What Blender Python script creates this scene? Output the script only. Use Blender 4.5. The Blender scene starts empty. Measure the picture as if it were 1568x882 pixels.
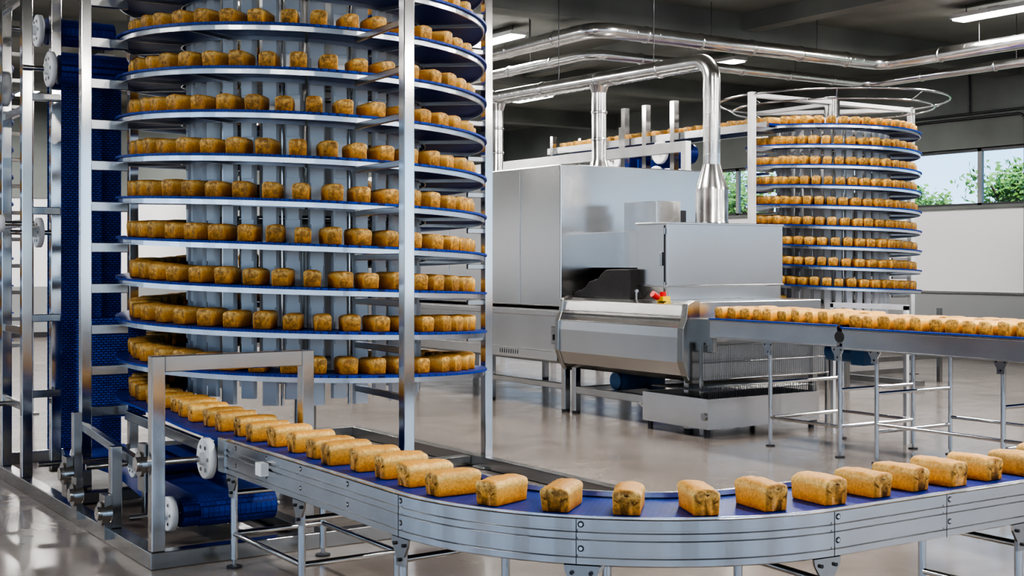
import bpy, math, random
from mathutils import Vector, noise
random.seed(7)
scene = bpy.context.scene
R = math.radians

# ------------------------------------------------------------------ materials
def new_mat(name):
    m = bpy.data.materials.new(name); m.use_nodes = True
    nt = m.node_tree
    return m, nt, nt.nodes['Principled BSDF']

def simple(name, col, rough=0.5, metal=0.0, var=0.12, scale=3.0, rvar=0.1, bump=0.0, bscale=60, stretch=None, detail=4):
    m, nt, b = new_mat(name)
    tc = nt.nodes.new('ShaderNodeTexCoord')
    mp = nt.nodes.new('ShaderNodeMapping')
    if stretch: mp.inputs['Scale'].default_value = stretch
    nt.links.new(tc.outputs['Object'], mp.inputs['Vector'])
    n = nt.nodes.new('ShaderNodeTexNoise'); n.inputs['Scale'].default_value = scale; n.inputs['Detail'].default_value = detail
    nt.links.new(mp.outputs['Vector'], n.inputs['Vector'])
    cr = nt.nodes.new('ShaderNodeValToRGB')
    cr.color_ramp.elements[0].position = 0.3; cr.color_ramp.elements[1].position = 0.7
    cr.color_ramp.elements[0].color = [c*(1-var) for c in col]+[1]
    cr.color_ramp.elements[1].color = [min(1,c*(1+var)) for c in col]+[1]
    nt.links.new(n.outputs['Fac'], cr.inputs['Fac'])
    nt.links.new(cr.outputs['Color'], b.inputs['Base Color'])
    mr = nt.nodes.new('ShaderNodeMapRange')
    mr.inputs['To Min'].default_value = max(0.02, rough-rvar); mr.inputs['To Max'].default_value = min(1, rough+rvar)
    nt.links.new(n.outputs['Fac'], mr.inputs['Value']); nt.links.new(mr.outputs['Result'], b.inputs['Roughness'])
    b.inputs['Metallic'].default_value = metal
    if bump > 0:
        n2 = nt.nodes.new('ShaderNodeTexNoise'); n2.inputs['Scale'].default_value = bscale
        nt.links.new(mp.outputs['Vector'], n2.inputs['Vector'])
        bp = nt.nodes.new('ShaderNodeBump'); bp.inputs['Strength'].default_value = bump; bp.inputs['Distance'].default_value = 0.01
        nt.links.new(n2.outputs['Fac'], bp.inputs['Height']); nt.links.new(bp.outputs['Normal'], b.inputs['Normal'])
    return m

STEEL = simple('brushed_steel', (0.45,0.445,0.435), 0.22, 1.0, 0.08, 2.0, 0.06, 0.05, 30, (1,1,0.15))
POLISH = simple('polished_steel', (0.62,0.61,0.60), 0.13, 1.0, 0.05, 2.0, 0.05)
SHEET = simple('stainless_sheet', (0.62,0.612,0.605), 0.22, 1.0, 0.04, 1.2, 0.05, 0.03, 10, (1,1,0.3))
ALU = simple('anodised_aluminium', (0.58,0.585,0.59), 0.22, 1.0, 0.04, 3.0, 0.05)
RAIL = simple('spiral_rail_aluminium', (0.66,0.69,0.74), 0.25, 1.0, 0.04, 3.0, 0.05)
GALV = simple('galvanised_duct', (0.70,0.695,0.69), 0.22, 1.0, 0.10, 5.0, 0.08)
SLAT = simple('drum_slat_grey_plastic', (0.76,0.77,0.78), 0.30, 0.15, 0.04, 3.0, 0.05)
DARKM = simple('dark_metal', (0.06,0.06,0.065), 0.4, 0.6)
BLACK = simple('black_rubber', (0.02,0.018,0.018), 0.45, 0, 0.2, 6, 0.1, 0.4, 10)
WHITEP = simple('white_plastic', (0.76,0.77,0.78), 0.35)
WPAINT = simple('white_painted_metal', (0.60,0.605,0.61), 0.35)
BLUEM = simple('blue_motor_paint', (0.02,0.10,0.24), 0.35)
REDP = simple('red_button', (0.6,0.01,0.01), 0.3)
YELP = simple('yellow_button_box', (0.8,0.55,0.01), 0.4)
CEIL = simple('concrete_ceiling', (0.155,0.160,0.150), 0.8, 0, 0.28, 0.7, 0.05, 0.3, 8)
CONC = simple('concrete_wall', (0.15,0.163,0.155), 0.8, 0, 0.2, 0.8, 0.05, 0.2, 8)
WWALL = simple('white_wall_paint', (0.70,0.70,0.72), 0.6, 0, 0.02, 0.6)
GWALL = simple('grey_wall_base', (0.27,0.28,0.285), 0.6, 0, 0.05, 0.8)
BARK = simple('bark', (0.12,0.08,0.05), 0.9, 0, 0.3, 8)
LEAF = simple('leaves', (0.16,0.30,0.05), 0.6, 0, 0.4, 2.5)
GRASS = simple('grass_ground', (0.12,0.2,0.05), 0.9, 0, 0.3, 1)

def floor_mat():
    m, nt, b = new_mat('polished_concrete_floor')
    tc = nt.nodes.new('ShaderNodeTexCoord')
    n1 = nt.nodes.new('ShaderNodeTexNoise'); n1.inputs['Scale'].default_value = 0.5; n1.inputs['Detail'].default_value = 9; n1.inputs['Roughness'].default_value=0.6
    n2 = nt.nodes.new('ShaderNodeTexNoise'); n2.inputs['Scale'].default_value = 2.2; n2.inputs['Detail'].default_value = 7; n2.inputs['Distortion'].default_value=0.8
    for n in (n1,n2): nt.links.new(tc.outputs['Object'], n.inputs['Vector'])
    cr = nt.nodes.new('ShaderNodeValToRGB')
    e = cr.color_ramp.elements
    e[0].position=0.32; e[0].color=(0.195,0.165,0.142,1); e[1].position=0.70; e[1].color=(0.285,0.248,0.22,1)
    nt.links.new(n1.outputs['Fac'], cr.inputs['Fac'])
    mx = nt.nodes.new('ShaderNodeMix'); mx.data_type='RGBA'; mx.blend_type='MULTIPLY'; mx.inputs['Factor'].default_value=0.25
    nt.links.new(cr.outputs['Color'], mx.inputs[6]); nt.links.new(n2.outputs['Fac'], mx.inputs[7])
    nt.links.new(mx.outputs[2], b.inputs['Base Color'])
    mr = nt.nodes.new('ShaderNodeMapRange'); mr.inputs['From Min'].default_value=0.3; mr.inputs['From Max'].default_value=0.7
    mr.inputs['To Min'].default_value=0.13; mr.inputs['To Max'].default_value=0.24
    nt.links.new(n2.outputs['Fac'], mr.inputs['Value']); nt.links.new(mr.outputs['Result'], b.inputs['Roughness'])
    b.inputs['Specular IOR Level'].default_value=0.7
    return m
FLOOR = floor_mat()

def belt_mat(name, col, dark, s, holes=False):
    m, nt, b = new_mat(name)
    tc = nt.nodes.new('ShaderNodeTexCoord')
    mp = nt.nodes.new('ShaderNodeMapping')
    if holes: mp.inputs['Rotation'].default_value=(R(90),0,0)
    nt.links.new(tc.outputs['Object'], mp.inputs['Vector'])
    br = nt.nodes.new('ShaderNodeTexBrick')
    br.inputs['Scale'].default_value = s
    br.inputs['Color1'].default_value = (*col,1); br.inputs['Color2'].default_value = (*[c*0.75 for c in col],1)
    br.inputs['Mortar'].default_value = (*dark,1)
    br.inputs['Mortar Size'].default_value = 0.05 if not holes else 0.10
    br.inputs['Brick Width'].default_value=1.0; br.inputs['Row Height'].default_value=0.5
    nt.links.new(mp.outputs['Vector'], br.inputs['Vector'])
    nt.links.new(br.outputs['Color'], b.inputs['Base Color'])
    bp = nt.nodes.new('ShaderNodeBump'); bp.inputs['Strength'].default_value=0.5; bp.inputs['Distance'].default_value=0.004; bp.invert=True
    nt.links.new(br.outputs['Fac'], bp.inputs['Height']); nt.links.new(bp.outputs['Normal'], b.inputs['Normal'])
    b.inputs['Roughness'].default_value=0.42; b.inputs['Specular IOR Level'].default_value=0.3
    return m
BELT = belt_mat('blue_modular_belt', (0.007,0.05,0.38), (0.003,0.012,0.10), 28)
MESHB = belt_mat('blue_mesh_belt', (0.025,0.13,0.75), (0.002,0.014,0.10), 26, True)

def bread_mat():
    m, nt, b = new_mat('bread_crust')
    at = nt.nodes.new('ShaderNodeAttribute'); at.attribute_name='crust'
    sp = nt.nodes.new('ShaderNodeSeparateColor'); nt.links.new(at.outputs['Color'], sp.inputs['Color'])
    tc = nt.nodes.new('ShaderNodeTexCoord')
    n1 = nt.nodes.new('ShaderNodeTexNoise'); n1.inputs['Scale'].default_value=9; n1.inputs['Detail'].default_value=6; n1.inputs['Roughness'].default_value=0.65
    n2 = nt.nodes.new('ShaderNodeTexNoise'); n2.inputs['Scale'].default_value=85; n2.inputs['Detail'].default_value=5
    n3 = nt.nodes.new('ShaderNodeTexNoise'); n3.inputs['Scale'].default_value=34; n3.inputs['Detail'].default_value=5; n3.inputs['Roughness'].default_value=0.7
    for n in (n1,n2,n3): nt.links.new(tc.outputs['Object'], n.inputs['Vector'])
    cr = nt.nodes.new('ShaderNodeValToRGB'); e=cr.color_ramp.elements
    e[0].position=0.0; e[0].color=(0.56,0.19,0.02,1); e[1].position=1.0; e[1].color=(0.72,0.36,0.08,1)
    k=e.new(0.28); k.color=(0.88,0.41,0.06,1)
    k=e.new(0.62); k.color=(0.95,0.53,0.12,1)
    k=e.new(0.82); k.color=(0.98,0.68,0.24,1)
    add = nt.nodes.new('ShaderNodeMath'); add.operation='MULTIPLY_ADD'; add.inputs[1].default_value=0.5
    nt.links.new(n3.outputs['Fac'], add.inputs[0])
    sub = nt.nodes.new('ShaderNodeMath'); sub.operation='SUBTRACT'; sub.inputs[1].default_value=0.25
    nt.links.new(sp.outputs['Red'], sub.inputs[0]); nt.links.new(sub.outputs[0], add.inputs[2])
    nt.links.new(add.outputs[0], cr.inputs['Fac'])
    mr = nt.nodes.new('ShaderNodeMapRange'); mr.inputs['From Min'].default_value=0.93; mr.inputs['From Max'].default_value=0.99
    mr.inputs['To Max'].default_value=0.9
    nt.links.new(sp.outputs['Green'], mr.inputs['Value'])
    mu = nt.nodes.new('ShaderNodeMath'); mu.operation='MULTIPLY'
    mr2= nt.nodes.new('ShaderNodeMapRange'); mr2.inputs['From Min'].default_value=0.38; mr2.inputs['From Max'].default_value=0.58; mr2.inputs['To Min'].default_value=0.25
    nt.links.new(n3.outputs['Fac'], mr2.inputs['Value'])
    nt.links.new(mr.outputs['Result'], mu.inputs[0]); nt.links.new(mr2.outputs['Result'], mu.inputs[1])
    mx = nt.nodes.new('ShaderNodeMix'); mx.data_type='RGBA'
    nt.links.new(mu.outputs[0], mx.inputs['Factor']); nt.links.new(cr.outputs['Color'], mx.inputs[6]); mx.inputs[7].default_value=(0.24,0.115,0.024,1)
    mr3= nt.nodes.new('ShaderNodeMapRange'); mr3.inputs['From Min'].default_value=0.54; mr3.inputs['From Max'].default_value=0.74; mr3.inputs['To Max'].default_value=0.55
    nt.links.new(n1.outputs['Fac'], mr3.inputs['Value'])
    mx2 = nt.nodes.new('ShaderNodeMix'); mx2.data_type='RGBA'
    nt.links.new(mr3.outputs['Result'], mx2.inputs['Factor']); nt.links.new(mx.outputs[2], mx2.inputs[6]); mx2.inputs[7].default_value=(0.50,0.19,0.03,1)
    mr4= nt.nodes.new('ShaderNodeMapRange'); mr4.inputs['To Min'].default_value=0.78; mr4.inputs['To Max'].default_value=1.05
    nt.links.new(sp.outputs['Blue'], mr4.inputs['Value'])
    mr5= nt.nodes.new('ShaderNodeMapRange'); mr5.inputs['From Min'].default_value=0.3; mr5.inputs['From Max'].default_value=0.7; mr5.inputs['To Min'].default_value=0.78; mr5.inputs['To Max'].default_value=1.15
    nt.links.new(n2.outputs['Fac'], mr5.inputs['Value'])
    m6=nt.nodes.new('ShaderNodeMath'); m6.operation='MULTIPLY'; nt.links.new(mr4.outputs['Result'],m6.inputs[0]); nt.links.new(mr5.outputs['Result'],m6.inputs[1])
    sc=nt.nodes.new('ShaderNodeVectorMath'); sc.operation='SCALE'
    nt.links.new(mx2.outputs[2], sc.inputs[0]); nt.links.new(m6.outputs[0], sc.inputs['Scale'])
    nt.links.new(sc.outputs[0], b.inputs['Base Color'])
    bp=nt.nodes.new('ShaderNodeBump'); bp.inputs['Strength'].default_value=0.5; bp.inputs['Distance'].default_value=0.004
    nt.links.new(n2.outputs['Fac'], bp.inputs['Height']); nt.links.new(bp.outputs['Normal'], b.inputs['Normal'])
    b.inputs['Roughness'].default_value=0.5; b.inputs['Specular IOR Level'].default_value=0.35
    return m
BREAD = bread_mat()

def emis(name, col, s):
    m, nt, b = new_mat(name)
    b.inputs['Base Color'].default_value=(1,1,1,1)
    b.inputs['Emission Color'].default_value=(*col,1); b.inputs['Emission Strength'].default_value=s
    return m
LAMP = emis('lamp_diffuser', (1,0.98,0.96), 16)

def glass_mat():
    m = bpy.data.materials.new('window_glass'); m.use_nodes=True; nt=m.node_tree; nt.nodes.clear()
    o=nt.nodes.new('ShaderNodeOutputMaterial'); t=nt.nodes.new('ShaderNodeBsdfTransparent'); g=nt.nodes.new('ShaderNodeBsdfGlossy')
    g.inputs['Roughness'].default_value=0.02; x=nt.nodes.new('ShaderNodeMixShader'); x.inputs[0].default_value=0.04
    t.inputs['Color'].default_value=(0.85,0.90,0.92,1)
    nt.links.new(t.outputs[0],x.inputs[1]); nt.links.new(g.outputs[0],x.inputs[2]); nt.links.new(x.outputs[0],o.inputs[0])
    return m
GLASS = glass_mat()

# ------------------------------------------------------------------ mesh builder
class MB:
    def __init__(s): s.v=[]; s.f=[]; s.m=[]; s.s=[]; s.mats=[]; s.col=None
    def mi(s, mat):
        if mat not in s.mats: s.mats.append(mat)
        return s.mats.index(mat)
    def add(s, vs, fs, mat, smooth=False):
        o=len(s.v); s.v.extend([tuple(p) for p in vs]); k=s.mi(mat)
        for f in fs:
            s.f.append([i+o for i in f]); s.m.append(k); s.s.append(smooth)
    def box(s,x0,x1,y0,y1,z0,z1,mat):
        if x0>x1:x0,x1=x1,x0
        if y0>y1:y0,y1=y1,y0
        if z0>z1:z0,z1=z1,z0
        vs=[(x,y,z) for z in (z0,z1) for y in (y0,y1) for x in (x0,x1)]
        s.add(vs,[(0,2,3,1),(4,5,7,6),(0,1,5,4),(2,6,7,3),(0,4,6,2),(1,3,7,5)],mat)
    def beam(s,p0,p1,w,h,mat):
        p0=Vector(p0);p1=Vector(p1);d=(p1-p0).normalized()
        up=Vector((0,0,1)) if abs(d.z)<0.95 else Vector((0,1,0))
        a=d.cross(up).normalized(); b=a.cross(d).normalized()
        vs=[]
        for p in (p0,p1):
            for sx,sy in ((-1,-1),(1,-1),(1,1),(-1,1)): vs.append(p+a*sx*w/2+b*sy*h/2)
        s.add(vs,[(0,1,2,3),(7,6,5,4),(0,4,5,1),(1,5,6,2),(2,6,7,3),(3,7,4,0)],mat)
    def post(s,x,y,z0,z1,w,mat,w2=None):
        w2=w2 or w; s.box(x-w/2,x+w/2,y-w2/2,y+w2/2,z0,z1,mat)
    def tube(s,pts,r,mat,n=14,caps=True):
        pts=[Vector(p) for p in pts]; rs=r if isinstance(r,(list,tuple)) else [r]*len(pts)
        vs=[];fs=[]; prev=None
        for i,p in enumerate(pts):
            if i==0: d=pts[1]-pts[0]
            elif i==len(pts)-1: d=pts[-1]-pts[-2]
            else: d=(pts[i]-pts[i-1]).normalized()+(pts[i+1]-pts[i]).normalized()
            d=d.normalized() if d.length>1e-9 else Vector((0,0,1))
            if prev is None:
                up=Vector((0,0,1)) if abs(d.z)<0.9 else Vector((1,0,0))
                a=d.cross(up).normalized()
            else:
                a=(prev-d*prev.dot(d)).normalized()
            prev=a; b=d.cross(a).normalized()
            for k in range(n):
                t=2*math.pi*k/n; vs.append(p+(a*math.cos(t)+b*math.sin(t))*rs[i])
        for i in range(len(pts)-1):
            for k in range(n):
                fs.append((i*n+k,i*n+(k+1)%n,(i+1)*n+(k+1)%n,(i+1)*n+k))
        s.add(vs,fs,mat,True)
        if caps:
            m=(len(pts)-1)*n
            s.add(vs[:n],[tuple(range(n))[::-1]],mat); s.add(vs[m:],[tuple(range(n))],mat)
    def cyl(s,p0,p1,r,mat,n=16,r2=None): s.tube([p0,p1],[r,r if r2 is None else r2],mat,n)
    def prism(s,poly,axis,a0,a1,mat):
        def P(u,v,a):
            return {'x':(a,u,v),'y':(u,a,v),'z':(u,v,a)}[axis]
        n=len(poly); vs=[P(u,v,a0) for u,v in poly]+[P(u,v,a1) for u,v in poly]
        fs=[tuple(range(n))[::-1],tuple(range(n,2*n))]+[(i,(i+1)%n,n+(i+1)%n,n+i) for i in range(n)]
        s.add(vs,fs,mat)
    def sweep(s,path,prof,mat,smooth=False):
        n=len(prof); vs=[];fs=[]
        for (x,y,nx,ny,z) in path:
            for o,h in prof: vs.append((x+nx*o,y+ny*o,z+h))
        for i in range(len(path)-1):
            for k in range(n):
                fs.append((i*n+k,(i+1)*n+k,(i+1)*n+(k+1)%n,i*n+(k+1)%n))
        fs.append(tuple(range(n))); fs.append(tuple(range((len(path)-1)*n,len(path)*n))[::-1])
        s.add(vs,fs,mat,smooth)
    def build(s,name,parent=None,loc=None,bevel=0,fixn=True):
        me=bpy.data.meshes.new(name); me.from_pydata(s.v,[],s.f)
        for m in s.mats: me.materials.append(m)
        me.polygons.foreach_set('material_index',s.m); me.polygons.foreach_set('use_smooth',s.s)
        if s.col:
            ca=me.color_attributes.new('crust','FLOAT_COLOR','POINT')
            ca.data.foreach_set('color',[c for q in s.col for c in q])
        me.update()
        if fixn:
            import bmesh
            bm=bmesh.new(); bm.from_mesh(me); bmesh.ops.recalc_face_normals(bm,faces=bm.faces); bm.to_mesh(me); bm.free()
        ob=bpy.data.objects.new(name,me); scene.collection.objects.link(ob)
        if loc: ob.location=loc
        if parent: ob.parent=parent
        if bevel:
            b=ob.modifiers.new('bevel','BEVEL'); b.width=bevel; b.segments=2; b.limit_method='ANGLE'; b.angle_limit=R(50); b.harden_normals=False
        return ob
def empty(name,loc=(0,0,0)):
    e=bpy.data.objects.new(name,None); e.location=loc; e.empty_display_size=0.3; scene.collection.objects.link(e); return e

def fillet(pts,r,n=7):
    pts=[Vector(p) for p in pts]; out=[pts[0]]
    for i in range(1,len(pts)-1):
        a=(pts[i-1]-pts[i]).normalized(); b=(pts[i+1]-pts[i]).normalized()
        ang=a.angle(b); d=r/math.tan(ang/2)
        c=pts[i]+(a+b).normalized()*(r/math.sin(ang/2))
        s0=pts[i]+a*d-c; s1=pts[i]+b*d-c; A=math.pi-ang
        for k in range(n+1):
            t=k/n
            out.append(c+(s0*math.sin((1-t)*A)+s1*math.sin(t*A))/math.sin(A))
    out.append(pts[-1]); return out

# loaf ---------------------------------------------------------------
PROF_LO=[(-.44,.0),(.44,.0),(.475,.06),(.50,.76),(.485,.88),(.41,.97),(.20,1.03),(-.20,1.03),(-.41,.97),(-.485,.88),(-.50,.76),(-.475,.06)]
PROF_HI=[(-.44,.0),(-.22,0),(0,0),(.22,0),(.44,.0),(.465,.02),(.475,.07),(.482,.25),(.488,.45),(.495,.60),(.508,.72),(.510,.80),(.49,.885),(.44,.95),(.36,.99),(.24,1.02),(.08,1.04),(-.08,1.04),(-.24,1.02),(-.36,.99),(-.44,.95),(-.49,.885),(-.510,.80),(-.508,.72),(-.495,.60),(-.488,.45),(-.482,.25),(-.475,.07),(-.465,.02)]
def loaf(mb,x,y,z,ang,L=0.25,W=0.115,H=0.105,hi=False):
    if mb.col is None: mb.col=[]
    L*=random.uniform(.96,1.04); W*=random.uniform(.95,1.05); H*=random.uniform(.94,1.06)
    P=PROF_HI if hi else PROF_LO; n=len(P)
    if hi: secs=[(-.5,.030),(-.5,.018),(-.497,.010),(-.485,.0035),(-.46,0),(-.38,0),(-.28,0),(-.18,0),(-.09,0),(0,0),(.09,0),(.18,0),(.28,0),(.38,0),(.46,0),(.485,.0035),(.497,.010),(.5,.018),(.5,.030)]
    else: secs=[(-.5,.012),(-.485,.003),(-.45,0),(0,0),(.45,0),(.485,.003),(.5,.012)]
    sd=random.uniform(0,100); rnd=random.random(); ca,sa=math.cos(ang),math.sin(ang)
    vs=[];fs=[]; cols=[]
    tilt=random.uniform(-.06,.06)
    for u,ins in secs:
        for (py,pz) in P:
            wid=py*W; wid-=math.copysign(min(ins,abs(wid)),wid) if abs(py)>.1 else 0
            zz=pz*H
            if pz>.6: zz-=ins*0.9; zz+=tilt*wid*(1)+0.006*(math.cos(u*math.pi))-0.003
            elif pz<.03: zz+=min(ins,.006)*0.5
            else: zz+=ins*(.5-pz)*.6
            lx=u*L
            nz=noise.noise(Vector((lx*16+sd,wid*16,zz*16)))
            if hi: nz+=0.5*noise.noise(Vector((lx*50+sd,wid*50,zz*50)))
            wid*=1+0.05*nz
            if pz>0.3: zz+=0.005*nz
            lx*=1+0.014*nz
            lx*=0.955+0.045*min(1,pz/.8)
            vs.append((x+lx*ca-wid*sa,y+lx*sa+wid*ca,z+max(0,zz)))
            cols.append((max(0,zz)/H,abs(u)*2,rnd,1))
    m=len(secs)
    for i in range(m-1):
        for k in range(n): fs.append((i*n+k,(i+1)*n+k,(i+1)*n+(k+1)%n,i*n+(k+1)%n))
    fs.append(tuple(range(n))); fs.append(tuple(range((m-1)*n,m*n))[::-1])
    mb.add(vs,fs,BREAD,True); mb.col.extend(cols)

# ------------------------------------------------------------------ room
XW=21.0; YF=32.0; CH=5.6
def single(name,fn,bevel=0,loc=None):
    m=MB(); fn(m); return m.build(name,bevel=bevel,loc=loc)
single('floor',lambda m:m.box(-9.2,XW+.2,-9.2,YF+.2,-.1,0,FLOOR))
def ceil(m):
    m.box(-9.2,XW+.2,-9.2,YF+.2,CH,CH+.2,CEIL)
    for y in (-6,0,6,12,18,24,30): m.box(-9,XW,y+3-.2,y+3+.2,CH-.38,CH,CEIL)
    for x in (2,8.6,14.2): m.box(x-.15,x+.15,-9,YF,CH-.25,CH,CEIL)
single('ceiling',ceil)
def rwall(m):
    m.box(XW,XW+.25,-9,YF,0,1.2,GWALL); m.box(XW+.02,XW+.25,-9,YF,1.2,2.84,WWALL)
    m.box(XW-.02,XW+.25,-9,YF,3.95,CH,CONC)
    y=15.75-2.2*11
    while y<YF:
        if y>-9 and int(round((y-15.75)/2.2))%4==2: m.box(XW,XW+.25,y-.2,y+.2,2.84,3.95,WWALL)
        y+=2.2
    m.box(XW-.03,XW+.25,-9,YF,1.18,1.22,STEEL)
    m.box(XW-.04,XW+.02,-9,YF,2.80,2.86,CONC)
single('wall_right',rwall)
def fwall(m):
    m.box(-9,XW,YF,YF+.25,0,1.2,GWALL); m.box(-9,XW,YF+.02,YF+.25,1.2,3.3,WWALL); m.box(-9,XW,YF-.02,YF+.25,3.3,CH,CONC)
single('wall_back',fwall)
def lwall(m):  # unseen wall, added with wide openings for contrast in the steel reflections
    m.box(-9.25,-9,-9,YF,0,1.0,GWALL); m.box(-9.25,-9,-9,YF,4.5,CH,CONC)
    y=-9
    while y<YF+1: m.box(-9.25,-8.95,y-.6,y+.6,1.0,4.5,CONC); y+=4
single('unseen_wall_left',lwall)
def bwall(m):  # unseen wall behind the camera, added so dark piers and openings vary reflections
    m.box(-9,XW,-9.25,-9,0,1.0,GWALL); m.box(-9,XW,-9.25,-9,4.5,CH,CONC)
    x=-9
    while x<XW+1: m.box(x-.6,x+.6,-9.25,-8.95,1.0,4.5,CONC); x+=4
single('unseen_wall_front',bwall)
def wins(m):
    y=15.75-2.2*11
    for z in (2.87,3.92): m.box(XW+.05,XW+.12,-9,YF,z-.035,z+.035,DARKM)
    while y<YF:
        if y>-9: m.box(XW+.05,XW+.12,y-.045,y+.045,2.84,3.95,GWALL)
        y+=2.2
    m.box(XW+.08,XW+.09,-9,YF,2.9,3.9,GLASS)
single('window_1',wins)
single('baseboard_right',lambda m:m.box(XW-.03,XW,-9,YF,0,.12,DARKM))
single('baseboard_back',lambda m:m.box(-9,XW-.03,YF-.03,YF,0,.12,DARKM))
def conduit(m):
    for d in (0,.09):
        m.tube(fillet([(XW-.05-d*.2,18.5,4.6-d),(XW-.05-d*.2,14.6+d,4.6-d),(XW-.05-d*.2,14.6+d,1.2)],.15),.022,DARKM,8)
    m.tube([(XW-.06,15.9,4.62),(XW-.06,15.9,5.5)],.02,DARKM,8)
single('wall_conduit_pipes',conduit)

# outside
single('lawn_outside',lambda m:m.box(XW+.3,60,-20,60,-.2,-.1,GRASS))
for (tx,ty,tz,tr) in ((27.5,19.6,3.5,1.0),(28.5,23.0,3.0,0.8),(28,29.8,3.6,1.2),(29,16.0,3.5,1.1),(32,34,4.0,1.5)):
    m=MB(); m.tube([(0,0,-.1),(.05,0,1.5),(0,.05,tz)],[.13,.1,.05],BARK,8)
    for a in range(5):
        t=a*1.3; m.tube([(0,0,tz-1.2+a*.15),(math.cos(t)*tr*.6,math.sin(t)*tr*.6,tz+.2)],[.05,.02],BARK,6)
    cl=[(random.gauss(0,.5)*tr,random.gauss(0,.5)*tr,tz+random.gauss(0,.42)*tr) for _ in range(16)]
    vs=[];fs=[]
    for i in range(1700):
        c=random.choice(cl); p=Vector(c)+Vector((random.gauss(0,.2),random.gauss(0,.2),random.gauss(0,.2)))*tr
        a=Vector((random.uniform(-1,1),random.uniform(-1,1),random.uniform(-1,1))).normalized()*.085
        b=a.orthogonal().normalized()*.05; o=len(vs)
        vs+= [p-a,p+b,p+a,p-b]; fs.append((o,o+1,o+2,o+3))
    m.add(vs,fs,LEAF); m.build('tree',loc=(tx,ty,0),fixn=False)

# lamps
rowsX=(-3,2,6.8,11.6,16.4); rowsY=(-6,0,6,12,18,24,29)  # rows over and behind the camera are unseen, added as key light
fm=MB()
fm.box(-.16,.16,-.68,.68,-.01,.05,WPAINT); fm.box(-.13,.13,-.65,.65,-.035,-.01,LAMP)
for yy in (-.5,.5): fm.cyl((0,yy,.05),(0,yy,.17),.008,DARKM,6)
fm.box(-.05,.05,-.1,.1,.05,.09,WPAINT)
fmesh=None
for x in rowsX:
    for y in rowsY:
        if fmesh is None:
            o=fm.build('ceiling_lamp'); fmesh=o.data
        else:
            o=bpy.data.objects.new('ceiling_lamp',fmesh); scene.collection.objects.link(o)
        o.location=(x,y,CH-.17)
        L=bpy.data.lights.new('lamp_light','AREA'); L.shape='RECTANGLE'; L.size=.26; L.size_y=1.3; L.energy=190; L.color=(1,.965,.92)
        lo=bpy.data.objects.new('lamp_light',L); scene.collection.objects.link(lo); lo.parent=o; lo.location=(0,0,-.05)

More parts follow.
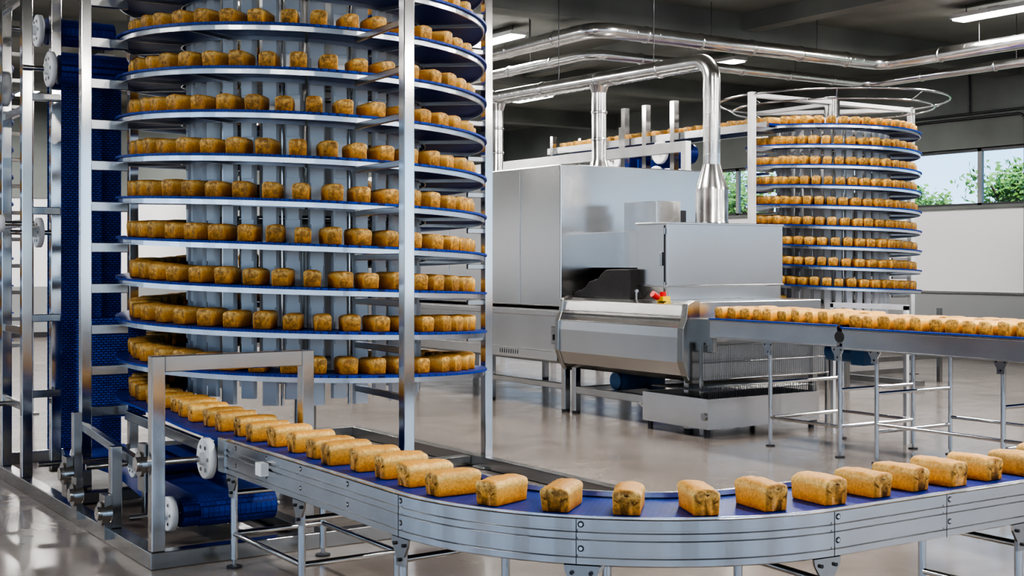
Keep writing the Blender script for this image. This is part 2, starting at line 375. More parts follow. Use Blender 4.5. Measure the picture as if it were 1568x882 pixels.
# ------------------------------------------------------------------ spiral tower
def spiral(name,cx,cy,s,zb,pitch,turns,th_end,posts,arms,ring=False,seed=1,zbot=.72,pw=.078,pmat=None):
    random.seed(seed); pmat=pmat or POLISH
    E=empty(name,(cx,cy,0))
    r0,r1=.955*s,1.485*s
    ztop=zb+pitch*turns
    def Z(th): return zb+pitch*(th_end-th)/360.0
    a=th_end-360*turns; k=turns*90
    P=[(0,0,math.cos(R(a+i*4)),math.sin(R(a+i*4)),Z(a+i*4)) for i in range(k+1)]
    m=MB(); m.sweep(P,[(r0,-.014),(r1,-.014),(r1,.002),(r0,.002)],BELT); m.build('belt',E)
    m=MB()
    ro=1.452*s
    m.sweep(P,[(ro,-.052),(ro+.012,-.052),(ro+.012,-.016),(ro,-.016)],RAIL)
    m.sweep(P,[(r0+.02,-.045),(r0+.03,-.045),(r0+.03,-.015),(r0+.02,-.015)],RAIL)
    for t in range(int(turns*10)):
        th=th_end-t*36-6; z=Z(th); c,q=math.cos(R(th)),math.sin(R(th))
        m.beam((c*r0,q*r0,z-.035),(c*ro,q*ro,z-.035),.02,.025,STEEL)
    m.build('tier_rails',E)
    m=MB(); nsl=33; rd=.90*s
    def slab(c,q,rr,d0,w,za,zc,t):
        vs=[]
        for z in (za,zc):
            for (dr,dt) in ((0,-1),(d0,-.8),(d0,.8),(0,1)):
                vs.append((c*(rr+dr)+t[0]*dt*w/2,q*(rr+dr)+t[1]*dt*w/2,z))
        m.add(vs,[(0,1,2,3),(7,6,5,4),(0,4,5,1),(1,5,6,2),(2,6,7,3),(3,7,4,0)],SLAT)
    for i in range(nsl):
        a=2*math.pi*i/nsl; c,q=math.cos(a),math.sin(a); w=.128*s
        zt=ztop+.1; z0=zbot+(0.0 if i%2 else .05); t=(-q,c)
        slab(c,q,rd,.03,w,z0,zt,t)
        k=z0+.1+(i%2)*pitch*.5
        while k<zt-.2:
            slab(c,q,rd+.03,.015,w*.85,k,k+pitch*.55,t); k+=pitch
    circ=lambda r,z,n=48:[(r*math.cos(2*math.pi*i/n),r*math.sin(2*math.pi*i/n),z) for i in range(n+1)]
    for z in (zbot+.22,zbot+1.4,zbot+2.5,ztop-.02): 
        m.tube(circ(rd-.03,z),.022,STEEL,8,False)
        for i in range(6):
            a=math.pi*i/3; m.beam((0,0,z),(math.cos(a)*(rd-.03),math.sin(a)*(rd-.03),z),.05,.05,STEEL)
    for i in range(11):
        a=2*math.pi*(i*3+.5)/nsl; m.cyl((math.cos(a)*(rd-.01),math.sin(a)*(rd-.01),zbot),(math.cos(a)*(rd-.01),math.sin(a)*(rd-.01),ztop),.012,POLISH,8)
    m.cyl((0,0,.1),(0,0,ztop+.3),.09,STEEL,20)
    m.cyl((0,0,.02),(0,0,.35),.22,DARKM,20)
    m.build('drum',E)
    m=MB()
    for (px,py) in posts:
        m.post(px-cx,py-cy,0,ztop+.45,pw,pmat)
        m.box(px-cx-.09,px-cx+.09,py-cy-.09,py-cy+.09,0,.02,STEEL)
    for (px,py,dx,dy) in arms:
        ax,ay=px-cx,py-cy; th=math.degrees(math.atan2(ay,ax))
        while th>th_end: th-=360
        for k in range(turns+1):
            z=Z(th)-.080+pitch*k
            if z>ztop+.1: break
            if dx>.1: m.beam((ax,ay,z),(ax+dx,ay+dy,z),.045,.075,STEEL)
            else: m.beam((ax,ay,z),(ax+dx,ay+dy,z),.03,.045,STEEL)
    if ring:
        m.tube(circ(1.72,ztop+.42),.018,POLISH,8,False); m.tube(circ(1.5,ztop+.30),.014,POLISH,8,False)
        for (px,py) in posts: m.beam((0,0,ztop+.40),((px-cx),(py-cy),ztop+.40),.06,.06,pmat)
        for i in range(len(posts)):
            p=posts[i]; q=posts[(i+1)%len(posts)]
            m.beam((p[0]-cx,p[1]-cy,ztop+.41),(q[0]-cx,q[1]-cy,ztop+.41),.06,.06,pmat)
        for k in range(8):
            a=k*math.pi/4; m.cyl((1.5*math.cos(a),1.5*math.sin(a),ztop+.3),(1.72*math.cos(a),1.72*math.sin(a),ztop+.42),.01,POLISH,6)
        m.cyl((0,0,ztop+.2),(0,0,ztop+.5),.12,STEEL,16)
    else:
        for (px,py) in posts: m.beam((0,0,ztop+.42),((px-cx),(py-cy),ztop+.42),.08,.08,POLISH)
    m.build('frame',E,bevel=.005)
    m=MB(); step=9.3/s if not ring else 8.4; th=th_end-1
    while th>th_end-360*turns+4:
        rr=1.265*s+random.uniform(-.01,.01)
        c,q=math.cos(R(th)),math.sin(R(th))
        loaf(m,c*rr,q*rr,Z(th)+.003,R(th)+random.uniform(-.12,.12),.24,.122,.118)
        th-=step*random.uniform(.94,1.06)
    m.build('bread_loaves',E,fixn=False)
    return E
S1=spiral('spiral_cooling_tower',4.48,9.83,1.0,.74,.31,11,180,
   [(2.75,9.98),(6.09,9.60),(4.16,7.54),(4.5,12.1)],
   [(2.75,9.98,.32,0),(6.09,9.60,-.20,0),(4.16,7.54,.05,.83),(4.5,12.1,0,-.8)],seed=3)
m=MB()
X0,X1,Y0,Y1=2.49-4.48,6.09-4.48,7.54-9.83,12.15-9.83
for z0,z1 in ((0,.10),):
    m.box(X0-.05,X1+.05,Y0-.05,Y0+.05,z0,z1,STEEL); m.box(X0-.05,X1+.05,Y1-.05,Y1+.05,z0,z1,STEEL)
    m.box(X0-.05,X0+.05,Y0+.05,Y1-.05,z0,z1,STEEL); m.box(X1-.05,X1+.05,Y0+.05,Y1-.05,z0,z1,STEEL)
    m.box(X0+.05,X1-.05,-.05,.05,z0+.01,z1-.01,STEEL); m.box(-.05,.05,Y0+.05,Y1-.05,z0+.015,z1-.015,STEEL)
    m.box(-.95,-.85,Y0+.05,Y1-.05,z0+.005,z1-.02,STEEL)
    m.box(X0-.05,X0+.05,Y1,Y1+3,z0,z1,STEEL)
def G(x,y): return x-4.48,y-9.83
for (x,y,t) in ((2.49,7.54,1.245),(3.44,7.54,1.245),(2.49,10.70,4.6),(2.49,11.40,4.6),(2.49,12.12,4.6),(3.60,11.55,4.6),(2.75,10.85,4.6)):
    a,b=G(x,y); m.post(a,b,.1,t,.08,POLISH)
a,b=G(2.49,7.54); c,_=G(3.44,0)
m.box(a+.04,c-.04,b-.04,b+.04,1.15,1.245,POLISH)
for z in (.65,1.25,2.1,3.0,3.9):
    m.beam((*G(2.49,10.7),z),(*G(2.49,12.1),z),.05,.06,STEEL)
    m.beam((*G(2.49,10.7),z+.1),(*G(2.75,10.7),z+.1),.05,.06,STEEL)
m.beam((*G(2.75,9.98),.55),(*G(2.49,7.6),.55),.05,.06,STEEL)
m.beam((*G(2.49,8.35),.1),(*G(2.49,8.35),.62),.07,.07,STEEL)
m.beam((*G(2.80,8.65),.1),(*G(2.80,8.65),.58),.07,.07,STEEL)
m.beam((*G(2.49,9.25),.1),(*G(2.49,9.25),.75),.06,.06,STEEL)
for x in (3.02,3.52):
    m.beam((*G(x,9.83),.64),(*G(x-.12,7.6),.64),.04,.07,STEEL)
m.build('base_frame',S1,bevel=.005)
m=MB()
def strip(pts,x0,x1,mat,th=.012):
    vs=[];fs=[]
    for (y,z) in pts:
        for x in (x0,x1): vs.append((x-4.48,y-9.83,z))
    for i in range(len(pts)-1): fs.append((2*i,2*i+1,2*i+3,2*i+2))
    m.add(vs,fs,mat)
def arcp(cy,cz,r,a0,a1,n=10): return [(cy+r*math.cos(R(a0+(a1-a0)*i/n)),cz+r*math.sin(R(a0+(a1-a0)*i/n))) for i in range(n+1)]
strip([(11.30,.22),(11.30,3.45)],2.80,3.42,MESHB)
strip([(11.12,.35),(11.12,3.30)],2.86,3.20,MESHB)
strip([(10.5,.55),(10.5,1.35)],2.82,3.38,MESHB)
strip(arcp(11.2,3.45,.1,180,0)[::-1],2.80,3.42,BELT)
strip([(7.9,.715)]+arcp(7.66,.60,.112,80,270)+[(8.7,.52)]+arcp(8.9,.42,.10,90,-90)+[(8.2,.30)]+arcp(8.1,.2,.1,90,270)+[(8.8,.075),(9.8,.19)]+[(11.2,.15),(11.3,.22)],2.93,3.45,BELT)
m.build('takeup_belt',S1,fixn=False)
m=MB()
def wheel(x,y,z,r,xa,xb,rol=True):
    x-=4.48;y-=9.83;xa-=4.48;xb-=4.48
    m.tube([(x-.022,y,z),(x-.018,y,z),(x+.018,y,z),(x+.022,y,z)],[r*.93,r,r,r*.93],WHITEP,32)
    m.tube([(x-.05,y,z),(x-.022,y,z)],[r*.28,r*.33],WHITEP,20)
    for k in range(6):
        a=k*math.pi/3; m.cyl((x-.027,y+math.cos(a)*r*.62,z+math.sin(a)*r*.62),(x-.02,y+math.cos(a)*r*.62,z+math.sin(a)*r*.62),r*.10,STEEL,8)
    m.cyl((xa,y,z),(xb,y,z),.02,POLISH,12)
    if rol: m.cyl((x+.06,y,z),(x+.6,y,z),r*.84,BELT,24)
wheel(2.84,7.66,.60,.125,2.42,3.5)
wheel(2.78,8.88,.42,.10,2.45,3.5)
wheel(2.76,8.10,.20,.11,2.5,3.5)
wheel(2.62,9.75,.33,.11,2.35,3.5,False)
wheel(2.66,10.64,3.32,.14,2.45,3.4)
wheel(2.66,11.02,3.68,.13,2.45,3.4)
wheel(2.62,10.85,2.03,.12,2.4,2.8,False)
wheel(2.30,11.35,.62,.11,2.25,2.6,False)
wheel(2.34,10.9,2.10,.07,2.25,2.6,False)
for (x,y,z) in ((2.42,9.25,.33),(2.42,9.0,.22),(2.45,7.66,.60),(2.42,8.35,.2)):
    x-=4.48;y-=9.83
    m.tube([(x-.03,y,z),(x+.03,y,z)],[.075,.085],STEEL,20); m.box(x-.015,x+.03,y-.06,y+.06,z-.16,z+.12,STEEL)
    m.cyl((x-.05,y,z),(x-.02,y,z),.045,POLISH,16)
m.build('belt_guide_wheels',S1)

S2=spiral('spiral_cooling_tower',15.1,13.95,.885,1.18,.292,9,180,
   [(13.38,13.9),(15.1,15.7),(16.85,13.9)],
   [(13.38,13.9,.42,0),(16.85,13.9,-.45,0),(15.1,15.7,0,-.4)],ring=True,seed=5,zbot=.95,pw=.09,pmat=WPAINT)
m=MB()
for (x0,x1,y0,y1) in ((-1.8,1.8,-.05,.05),(-.05,.05,-1.7,1.75)):
    m.box(x0,x1,y0,y1,.02,.1,STEEL)
for (x,y) in ((-1.0,-1.2),(1.0,-1.2),(-1.2,.8),(1.2,.8)): m.post(x,y,0,1.1,.06,STEEL)
m.box(-1.0,1.0,-1.22,-1.18,.9,1.0,STEEL); m.box(-1.0,1.0,-1.22,-1.18,.35,.42,STEEL)
m.build('base_frame',S2)
S3=spiral('spiral_cooling_tower',2.05,15.95,1.0,.74,.31,11,180,
   [(.3,15.95),(3.75,15.95),(2.05,18.2)],[(3.75,15.95,-.25,0)],seed=9)

# ------------------------------------------------------------------ curved conveyor
E=empty('curved_outfeed_conveyor')
AC=(4.27,5.29); RC=1.11
def cpath(y_start,x_end,ds=.06):
    pts=[]
    def centre(y): 
        if y<=7.6: return 3.16
        t=min(1,(y-7.6)/2.23); return 3.16+.11*t*t*(3-2*t)
    n=max(2,int((y_start-AC[1])/ds))
    for i in range(n): 
        yy=y_start+(AC[1]-y_start)*i/n; pts.append((centre(yy),yy,1,0,0))
    for i in range(61):
        a=R(180+90*i/60); pts.append((AC[0]+RC*math.cos(a),AC[1]+RC*math.sin(a),-math.cos(a),-math.sin(a),0))
    n=int((x_end-AC[0])/.3)
    for i in range(1,n+1): pts.append((AC[0]+(x_end-AC[0])*i/n,AC[1]-RC,0,1,0))
    return pts
XE=8.6; BZ=.722
full=cpath(9.83,XE)
m=MB(); m.sweep([(p[0],p[1],p[2],p[3],BZ) for p in full],[(-.272,-.015),(.272,-.015),(.272,0),(-.272,0)],BELT)
m.v=[(v[0],v[1],v[2]+ (0.018*min(1,max(0,(v[1]-8.3)/1.5)) if v[0]<3.7 else 0)) for v in m.v]
m.build('belt',E)
rp=cpath(7.42,XE)
rpz=[(p[0],p[1],p[2],p[3],0) for p in rp]
T=.74
prof_out=[(-.285,T),(-.312,T),(-.316,T-.004),(-.316,T-.045),(-.306,T-.048),(-.306,T-.056),(-.316,T-.060),(-.316,T-.078),(-.306,T-.081),(-.306,T-.088),(-.316,T-.092),(-.316,T-.150),(-.306,T-.153),(-.306,T-.160),(-.316,T-.164),(-.316,T-.190),(-.300,T-.198),(-.285,T-.198)]
prof_in=[(-o,h) for o,h in prof_out][::-1]
m=MB(); m.sweep(rpz,prof_out,ALU); m.sweep(rpz,prof_in,ALU)
m.sweep(rpz,[(.262,T-.01),(.285,T-.01),(.285,T+.012),(.262,T+.012)],RAIL)
m.sweep(rpz,[(-.285,T-.01),(-.274,T-.01),(-.274,T+.004),(-.285,T+.004)],RAIL)
m.sweep(rpz,[(-.29,T-.12),(.29,T-.12),(.29,T-.11),(-.29,T-.11)],DARKM)
m.box(2.835,2.85,7.36,7.46,T-.19,T+.01,ALU)
m.build('side_rails',E)
def frame_at(kind,v):
    if kind=='y': return (3.16,v),(1,0)
    if kind=='a':
        a=R(v); return (AC[0]+RC*math.cos(a),AC[1]+RC*math.sin(a)),(-math.cos(a),-math.sin(a))
    return (v,AC[1]-RC),(0,1)
m=MB()
for kind,v in (('y',7.2),('y',6.75),('y',6.3),('y',5.75),('a',183),('a',222),('a',268),('x',4.95),('x',5.7),('x',6.6),('x',7.5)):
    (cx,cy),(nx,ny)=frame_at(kind,v)
    for sgn in (-1,1):
        for h in (T-.025,T-.125):
            p=Vector((cx+nx*.314*sgn,cy+ny*.314*sgn,h)); q=p+Vector((nx,ny,0))*sgn*.007
            m.tube([p-Vector((nx,ny,0))*sgn*.002,p+Vector((nx,ny,0))*sgn*.003],[.014,.014],DARKM,10)
            m.tube([p,q],[.011,.008],POLISH,10)
    if kind=='a' or v in (5.7,4.95):
        sgn=-1; tx,ty=-ny,nx
        p=Vector((cx+nx*.3158*sgn,cy+ny*.3158*sgn,0))
        m.beam(p+Vector((tx*.02,ty*.02,T-.002)),p+Vector((tx*.02,ty*.02,T-.197)),.0025,.0025,DARKM)
m.box(2.80,2.845,6.72,6.80,T-.12,T-.05,WHITEP)
m.build('bolts_and_sensor',E)
m=MB()
def leg(x,y,top,mat=POLISH,r=.021):
    m.cyl((x,y,.05),(x,y,top),r,mat,14); m.cyl((x,y,0),(x,y,.012),.045,DARKM,16); m.cyl((x,y,.012),(x,y,.05),.012,STEEL,8)
def bracket(x,y,nx,ny,top):
    tx,ty=-ny,nx
    poly=[(-.075,0),(.075,0),(.07,-.03),(.035,-.085),(.035,-.13),(-.035,-.13),(-.035,-.085),(-.07,-.03)]
    vs=[]
    for o in (-.006,.006):
        for u,h in poly: vs.append((x+tx*u+nx*o,y+ty*u+ny*o,top+h))
    n=len(poly)
    m.add(vs,[tuple(range(n)),tuple(range(n,2*n))[::-1]]+[(i,(i+1)%n,n+(i+1)%n,n+i) for i in range(n)],STEEL)
    for u,h in ((-.04,-.03),(.04,-.03),(0,-.1)):
        m.cyl((x+tx*u+nx*.006,y+ty*u+ny*.006,top+h),(x+tx*u-nx*.016,y+ty*u-ny*.016,top+h),.009,DARKM,8)
for kind,v in (('y',7.3),('y',6.35),('a',182),('a',222),('a',266),('x',5.5),('x',6.8),('x',8.2)):
    (cx,cy),(nx,ny)=frame_at(kind,v)
    for sgn in (-1,1):
        x,y=cx+nx*.285*sgn,cy+ny*.285*sgn
        leg(x,y,T-.2); bracket(cx+nx*.30*sgn,cy+ny*.30*sgn,nx*sgn*-1,ny*sgn*-1,T-.198)
    for h in (.20,.44): m.cyl((cx-nx*.285,cy-ny*.285,h),(cx+nx*.285,cy+ny*.285,h),.016,POLISH,10)
for x in (2.875,3.445): 
    m.cyl((x,7.3,.2),(x,6.35,.2),.016,POLISH,10)
m.build('legs',E)
random.seed(21)
m=MB(); acc=0; nxt=.26; last=full[0]
for i in range(1,len(full)):
    p=full[i]; d=math.hypot(p[0]-last[0],p[1]-last[1])
    while acc+d>=nxt:
        t=(nxt-acc)/d
        x=last[0]+(p[0]-last[0])*t; y=last[1]+(p[1]-last[1])*t; nx=last[2]+(p[2]-last[2])*t; ny=last[3]+(p[3]-last[3])*t
        arc = x<4.4 and y<5.5
        off=random.uniform(-.02,.02)-.03
        loaf(m,x+nx*off,y+ny*off,BZ+.001+0.018*min(1,max(0,(y-8.3)/1.5)),math.atan2(ny,nx)+random.uniform(-.10,.10),.25,.124,.112,hi=True)
        nxt+= (.272 if not arc else .30)*random.uniform(.95,1.05)
    acc+=d; last=p
m.build('bread_loaves',E,fixn=False)

# ------------------------------------------------------------------ oven
E=empty('tunnel_oven')
m=MB()
m.box(9.12,11.58,12.72,24,1.25,2.94,DARKM)
y=12.70
while y<24:
    m.box(9.10,9.13,y,y+.86,1.26,2.96,SHEET); y+=.87
m.box(9.10,11.6,12.69,12.72,1.26,2.96,SHEET)
m.box(9.11,11.6,12.7,24,2.94,2.965,SHEET)
m.box(9.09,11.6,12.72,24,.60,1.22,SHEET)
m.box(9.03,9.10,12.62,24,1.14,1.20,SHEET)
m.box(9.06,9.10,12.72,24,.60,.72,SHEET)
for i in range(9): m.box(9.055,9.09,13.55+i*.05,13.57+i*.05,.64,.70,DARKM)
m.box(9.03,9.09,12.66,12.80,.80,1.02,STEEL); m.cyl((9.0,12.7,.93),(9.0,12.7,.86),.015,DARKM,8)
for y in (12.66,14.3,16.3,18.3,20.3,22.3,23.9):
    for x in (9.15,11.4):
        m.post(x,y,.03,.6,.08,STEEL); m.cyl((x,y,0),(x,y,.03),.05,DARKM,12)
for x in (9.15,11.4):
    m.box(x-.035,x+.035,12.66,23.9,.27,.34,STEEL)
m.build('oven_body',E,bevel=.008)
m=MB()
prof=[(9.17,1.37),(9.06,1.34),(9.04,1.22),(9.08,1.185),(9.10,1.16),(8.99,1.11),(8.98,1.0),(8.98,.74),(9.04,.60),(9.12,.54),(9.2,.53),(11.1,.53),(11.1,1.37)]
m.prism(prof,'y',10.42,12.60,SHEET)
prof2=[(9.12,1.39),(9.03,1.35),(9.01,1.2),(8.965,1.10),(8.955,.76),(9.02,.60),(9.08,.52),(9.2,.5),(9.2,1.39)]
m.prism(prof2,'y',10.33,10.42,STEEL); m.prism(prof2,'y',12.55,12.62,STEEL)
m.box(9.2,11.1,10.36,10.42,.53,1.1,SHEET)
for z in (1.02,1.10,1.17): m.cyl((9.2,10.28,z),(11.0,10.28,z),.035,POLISH,14)
for x in (9.2,10.95): m.box(x-.03,x+.03,10.1,10.4,.85,1.2,STEEL)
for y in (10.45,12.45):
    for x in (9.15,11.0):
        m.post(x,y,.03,.56,.08,STEEL); m.cyl((x,y,0),(x,y,.03),.05,DARKM,12)
for x in (9.15,11.0): m.box(x-.035,x+.035,10.45,12.45,.24,.33,STEEL)
m.box(9.15,11.0,10.42,10.48,.20,.30,STEEL); m.box(9.15,11.0,12.42,12.48,.24,.32,STEEL)
m.prism([(10.4,.12),(11.0,.12),(11.25,.24),(10.4,.24)],'x',9.10,9.14,STEEL)
m.build('infeed_section',E,bevel=.008)
m=MB(); m.cyl((9.35,11.9,.42),(9.75,11.9,.42),.12,BLUEM,20); m.box(9.75,9.95,11.78,12.02,.3,.54,BLUEM)
m.cyl((9.30,11.9,.42),(9.35,11.9,.42),.10,BLUEM,20); m.box(9.45,9.6,11.85,11.95,.5,.6,BLUEM)
for k in range(8): m.cyl((9.38+k*.045,11.9,.42),(9.395+k*.045,11.9,.42),.128,BLUEM,20)
m.box(9.15,10,11.82,11.98,.26,.32,STEEL)
m.build('drive_motor',E)
m=MB()
cv=[(12.68,1.37),(12.68,1.42),(12.60,1.45),(12.52,1.46),(12.44,1.50),(12.38,1.56),(12.28,1.58),(12.20,1.60),(12.13,1.66),(12.05,1.70),(11.9,1.71),(11.60,1.71),(11.60,1.37)]
m.prism(cv,'x',9.28,11.0,BLACK)
m.build('flexible_cover',E,bevel=.01)
m=MB()
m.box(9.40,11.17,11.09,11.62,1.53,2.226,SHEET)
m.prism([(9.40,1.53),(11.17,1.53),(11.17,1.37),(9.46,1.37)],'y',11.12,11.60,SHEET)
m.box(9.385,11.185,11.08,11.63,2.21,2.235,SHEET)
m.box(9.385,11.185,11.075,11.63,1.515,1.535,STEEL)
m.box(9.39,9.40,11.13,11.145,1.4,2.2,DARKM); m.box(9.375,9.40,11.16,11.19,1.75,1.9,STEEL)
for z in (1.5,2.1): m.cyl((9.39,11.13,z),(9.39,11.13,z+.07),.012,STEEL,8)
m.box(9.75,10.12,11.7,12.3,2.15,2.5,SHEET); m.box(10.12,10.25,11.75,12.2,2.2,2.4,DARKM)
m.box(9.6,11.0,11.62,12.7,1.72,2.15,SHEET)
m.build('extraction_hood',E,bevel=.006)
m=MB(); m.box(9.12,9.22,10.83,10.95,1.37,1.42,YELP); m.cyl((9.10,10.89,1.41),(9.02,10.89,1.45),.035,REDP,16); m.cyl((9.17,10.89,1.42),(9.17,10.89,1.47),.035,REDP,16)
m.cyl((9.17,11.35,1.37),(9.17,11.35,1.47),.012,STEEL,8); m.cyl((9.14,11.30,1.47),(9.20,11.40,1.47),.02,STEEL,8)
m.build('emergency_stop',E)
m=MB()
for a in ((8.95,10.55,9.93,9.95),(8.95,10.55,10.95,10.97),(8.95,8.97,9.95,10.95),(10.53,10.55,9.95,10.95)): m.box(a[0],a[1],a[2],a[3],.09,.40,SHEET)
m.box(8.97,10.53,9.95,10.95,.09,.11,SHEET)
for x,y in ((9,10),(10.5,10),(9,10.9),(10.5,10.9)): m.cyl((x,y,0),(x,y,.1),.03,DARKM,10)
for i in range(54):
    x=8.98+i*.029; m.cyl((x,9.95,.40),(x,9.95,.52),.004,DARKM,5)
m.cyl((8.97,9.95,.52),(10.53,9.95,.52),.007,STEEL,6)
for i in range(30): m.cyl((8.97,9.98+i*.03,.47),(10.53,9.98+i*.03,.47),.004,STEEL,5)
m.cyl((8.93,9.98,.22),(8.95,9.98,.22),.04,STEEL,14)
m.build('crumb_tray',E)
m=MB()
for z in (.56,.74,.92): m.cyl((9.14,10.22,z),(11.0,10.22,z),.008,STEEL,6); 
for i in range(62):
    x=9.14+i*.03; m.cyl((x,10.22,.56),(x,10.22,.93),.0045,STEEL,5)
for x in (9.14,11.0): m.post(x,10.24,.0,.95,.03,STEEL)
m.build('wire_guard',E)

# ------------------------------------------------------------------ ducts
m=MB()
def flanges(p0,p1,r,n):
    p0=Vector(p0);p1=Vector(p1);d=(p1-p0).normalized()
    for i in range(n):
        c=p0.lerp(p1,(i+.5)/n); m.tube([c-d*.02,c-d*.015,c+d*.015,c+d*.02],[r,r+.012,r+.012,r],GALV,20,False)
def ribs(p0,p1,r,step=.16):
    p0=Vector(p0);p1=Vector(p1);L=(p1-p0).length;n=int(L/step);d=(p1-p0).normalized()
    for i in range(n):
        c=p0+d*(i+.5)*step; m.tube([c-d*.006,c,c+d*.006],[r-.001,r+.003,r-.001],GALV,18,False)
DX,DY=10.29,11.35
m.tube([(DX,DY,2.235),(DX,DY,2.26),(DX,DY,2.62),(DX,DY,2.66),(DX,DY,2.92)],[.20,.19,.19,.18,.10],GALV,28)
m.tube(fillet([(DX,DY,2.9),(DX,DY,4.13),(DX,24,4.25)],.22,8),.10,GALV,24)
ribs((DX,DY,2.95),(DX,DY,3.85),.1); ribs((DX,DY+.3,4.13),(DX,24,4.25),.1)
flanges((DX,DY+.3,4.13),(DX,24,4.25),.1,10)
for y in (13.5,15.95,18.5):
    zt=4.16
    m.tube([(DX,y,2.965),(DX,y,2.99),(DX,y,3.12),(DX,y,zt)],[.15,.14,.095,.095],GALV,22)
    flanges((DX,y,3.2),(DX,y,3.9),.095,2)
    m.tube([(DX,y,2.965),(DX,y,2.98)],[.2,.2],GALV,22)
    m.tube([(DX,y,3.98),(DX,y,4.08)],[.095,.13],GALV,22)
for y in (12.4,14.4,17.5,20): m.cyl((DX,y,4.2),(DX,y,CH-.002),.006,DARKM,6)
m.build('oven_exhaust_duct')
m=MB()
pp=[(10.9,27,5.0),(10.9,14.35,5.0),(16.7,14.35,5.0),(16.7,-2,5.0)]
m.tube(fillet(pp,.3,8),.11,GALV,22)
for a,b,n in ((pp[0],(10.9,14.7,5),10),((11.25,14.35,5),(16.35,14.35,5),5),((16.7,14,5),pp[3],10)): flanges(a,b,.11,n); ribs(a,b,.11,.2)
for (x,y) in ((10.9,16),(10.9,20),(10.9,24),(13,14.35),(15.2,14.35),(16.7,12.5),(16.7,10),(16.7,7)): m.cyl((x,y,5.1),(x,y,CH),.006,DARKM,6)
m.build('ceiling_ventilation_duct')
m=MB()
pp=[(11.6,30,4.86),(11.6,15.4,4.86),(17.6,15.4,4.86),(17.6,-2,4.86)]
m.tube(fillet(pp,.3,8),.075,GALV,18)
for a,b,n in ((pp[0],(11.6,15.8,4.86),12),((12,15.4,4.86),(17.2,15.4,4.86),5),((17.6,15,4.86),pp[3],12)): flanges(a,b,.075,n)
for (x,y) in ((11.6,17),(11.6,22),(13.5,15.4),(15.8,15.4),(17.6,12.5),(17.6,9)): m.cyl((x,y,4.9),(x,y,CH),.006,DARKM,6)
m.build('ceiling_ventilation_duct')

# ------------------------------------------------------------------ oven feed conveyor
E=empty('oven_feed_conveyor')
m=MB()
def seg(y0,y1,zt,x0=9.10,x1=10.15):
    for x in (x0,x1): 
        m.box(x-.02,x+.02,y0,y1,zt-.20,zt,ALU); m.box(x-.026,x+.026,y0,y1,zt-.03,zt-.018,ALU); m.box(x-.026,x+.026,y0,y1,zt-.20,zt-.185,ALU)
    m.box(x0+.02,x1-.02,y0+.02,y1-.02,zt-.03,zt-.005,BELT)
    m.box(x0-.035,x0+.0,y0,y1,zt-.012,zt+.004,BELT)
    m.box(x0+.02,x1-.02,y0+.05,y1-.05,zt-.13,zt-.115,BELT)
seg(8.33,10.05,1.215); seg(3.6,8.27,1.195)
m.cyl((9.07,8.30,1.11),(10.2,8.30,1.11),.05,DARKM,16)
m.build('bed',E,bevel=.004)
m=MB()
for y in (9.22,8.33,7.9,6.6,5.3,4.0):
    for x in (9.12,10.13):
        leg(x,y,1.0); 
        bracket(x-(.03 if x<10 else -.03),y,-1 if x<10 else 1,0,1.02)
    for h in (.28,.62): m.cyl((9.12,y,h),(10.13,y,h),.018,POLISH,10)
for x in (9.12,10.13):
    m.cyl((x,9.22,.28),(x,8.33,.28),.016,POLISH,10); m.cyl((x,7.9,.35),(x,6.6,.35),.016,POLISH,10); m.cyl((x,6.6,.35),(x,5.3,.35),.016,POLISH,10)
m.build('legs',E)
m=MB(); m.cyl((9.5,8.45,.93),(9.5,8.8,.93),.085,BLUEM,18); m.box(9.4,9.6,8.3,8.45,.83,1.03,BLUEM); m.build('gear_motor',E)
m=MB(); random.seed(4)
y=9.98
while y>3.8:
    for xx in (9.26,9.62):
        loaf(m,xx+random.uniform(-.015,.015),y+random.uniform(-.012,.012),(1.211 if y>8.3 else 1.191),random.uniform(-.15,.15),.25,.13,.118)
    y-=.178
m.build('bread_loaves',E,fixn=False)
m=MB()
m.box(10.3,10.34,8.55,8.59,0,1.36,WPAINT); m.box(10.3,10.34,9.5,9.54,0,1.36,WPAINT); m.box(10.3,10.34,8.55,9.54,1.32,1.37,WPAINT); m.box(10.3,10.34,8.59,9.5,1.2,1.23,WPAINT)
m.build('guard_frame')

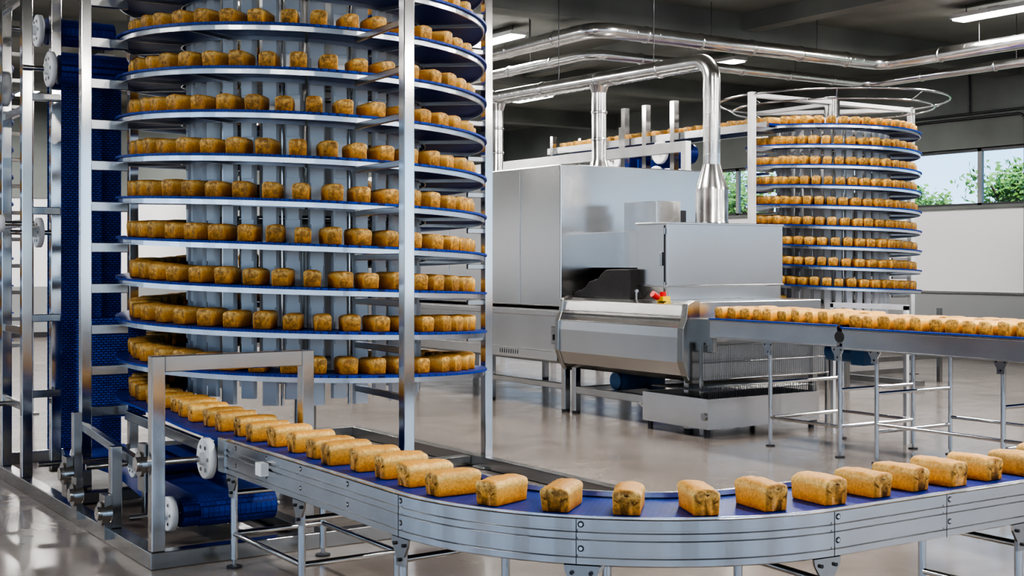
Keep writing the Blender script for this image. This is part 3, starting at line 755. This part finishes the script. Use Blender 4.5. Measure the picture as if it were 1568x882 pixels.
m=MB()
EZ=-.12
for x in (13.70,14.27): m.box(x-.02,x+.02,13.9,19.5,3.86+EZ,3.97+EZ,ALU)
m.box(13.72,14.25,13.9,19.5,3.92+EZ,3.95+EZ,BELT)
for y in (17.3,19.3):
    for x in (13.67,14.30): m.post(x,y,0,4.05,.08,POLISH)
    m.box(13.67,14.30,y-.03,y+.03,3.78+EZ,3.86+EZ,STEEL)
E=empty('elevated_transfer_conveyor')
m.build('frame',E)
m=MB(); y=14.1
while y<19.4: loaf(m,13.98,y,3.951+EZ,random.uniform(-.1,.1),.25,.13,.118); y+=.2
m.build('bread_loaves',E,fixn=False)
m=MB()
for (y,z,r) in ((17.4,3.50,.19),(16.2,3.55,.19),(16.3,3.15,.19),(17.6,3.10,.15)):
    m.tube([(13.55,y,z),(13.56,y,z),(13.60,y,z),(13.61,y,z)],[r*.93,r,r,r*.93],WHITEP,28); m.cyl((13.5,y,z),(14.3,y,z),.03,STEEL,10)
    m.cyl((13.65,y,z),(14.25,y,z),r*.85,BELT,20)
for y in (15.9,16.6,17.15,17.85): m.post(13.62,y,0,4.35,.10,POLISH)
m.box(13.78,14.3,17.0,17.03,.5,3.5,MESHB); m.box(13.78,14.3,16.5,16.53,.5,3.5,MESHB)
m.build('takeup_wheels',E)

m=MB(); m.box(12.2,12.3,14,26,3.35,3.5,WPAINT)
for y in (14.05,19,24): m.post(12.25,y,0,3.35,.1,WPAINT)
m.build('service_gantry')

# ------------------------------------------------------------------ world, sun, camera
w=bpy.data.worlds.new('world'); scene.world=w; w.use_nodes=True; nt=w.node_tree
bg=nt.nodes['Background']
tc=nt.nodes.new('ShaderNodeTexCoord'); sx=nt.nodes.new('ShaderNodeSeparateXYZ'); nt.links.new(tc.outputs['Generated'],sx.inputs[0])
cr=nt.nodes.new('ShaderNodeValToRGB'); e=cr.color_ramp.elements
e[0].position=0.0; e[0].color=(0.66,0.82,1.0,1); e[1].position=.5; e[1].color=(0.40,0.60,1.0,1)
k=e.new(.10); k.color=(0.46,0.70,1.0,1)
nt.links.new(sx.outputs['Z'],cr.inputs['Fac']); nt.links.new(cr.outputs['Color'],bg.inputs['Color']); bg.inputs['Strength'].default_value=2.1
sl=bpy.data.lights.new('sun','SUN'); sl.energy=5; sl.angle=R(1); sl.color=(1,.95,.86)
so=bpy.data.objects.new('sun',sl); scene.collection.objects.link(so); so.rotation_euler=Vector((-.55,-.45,.75)).to_track_quat('Z','Y').to_euler()

cam=bpy.data.cameras.new('camera'); co=bpy.data.objects.new('camera',cam); scene.collection.objects.link(co)
co.location=(0,0,1.8); co.rotation_euler=(R(90),0,-math.atan2(.552,.834))
cam.sensor_width=36; cam.lens=45.92; cam.shift_y=-41/1568; cam.clip_end=200
scene.camera=co
scene.view_settings.view_transform='AgX'
scene.view_settings.look='AgX - High Contrast'
scene.view_settings.exposure=0.25
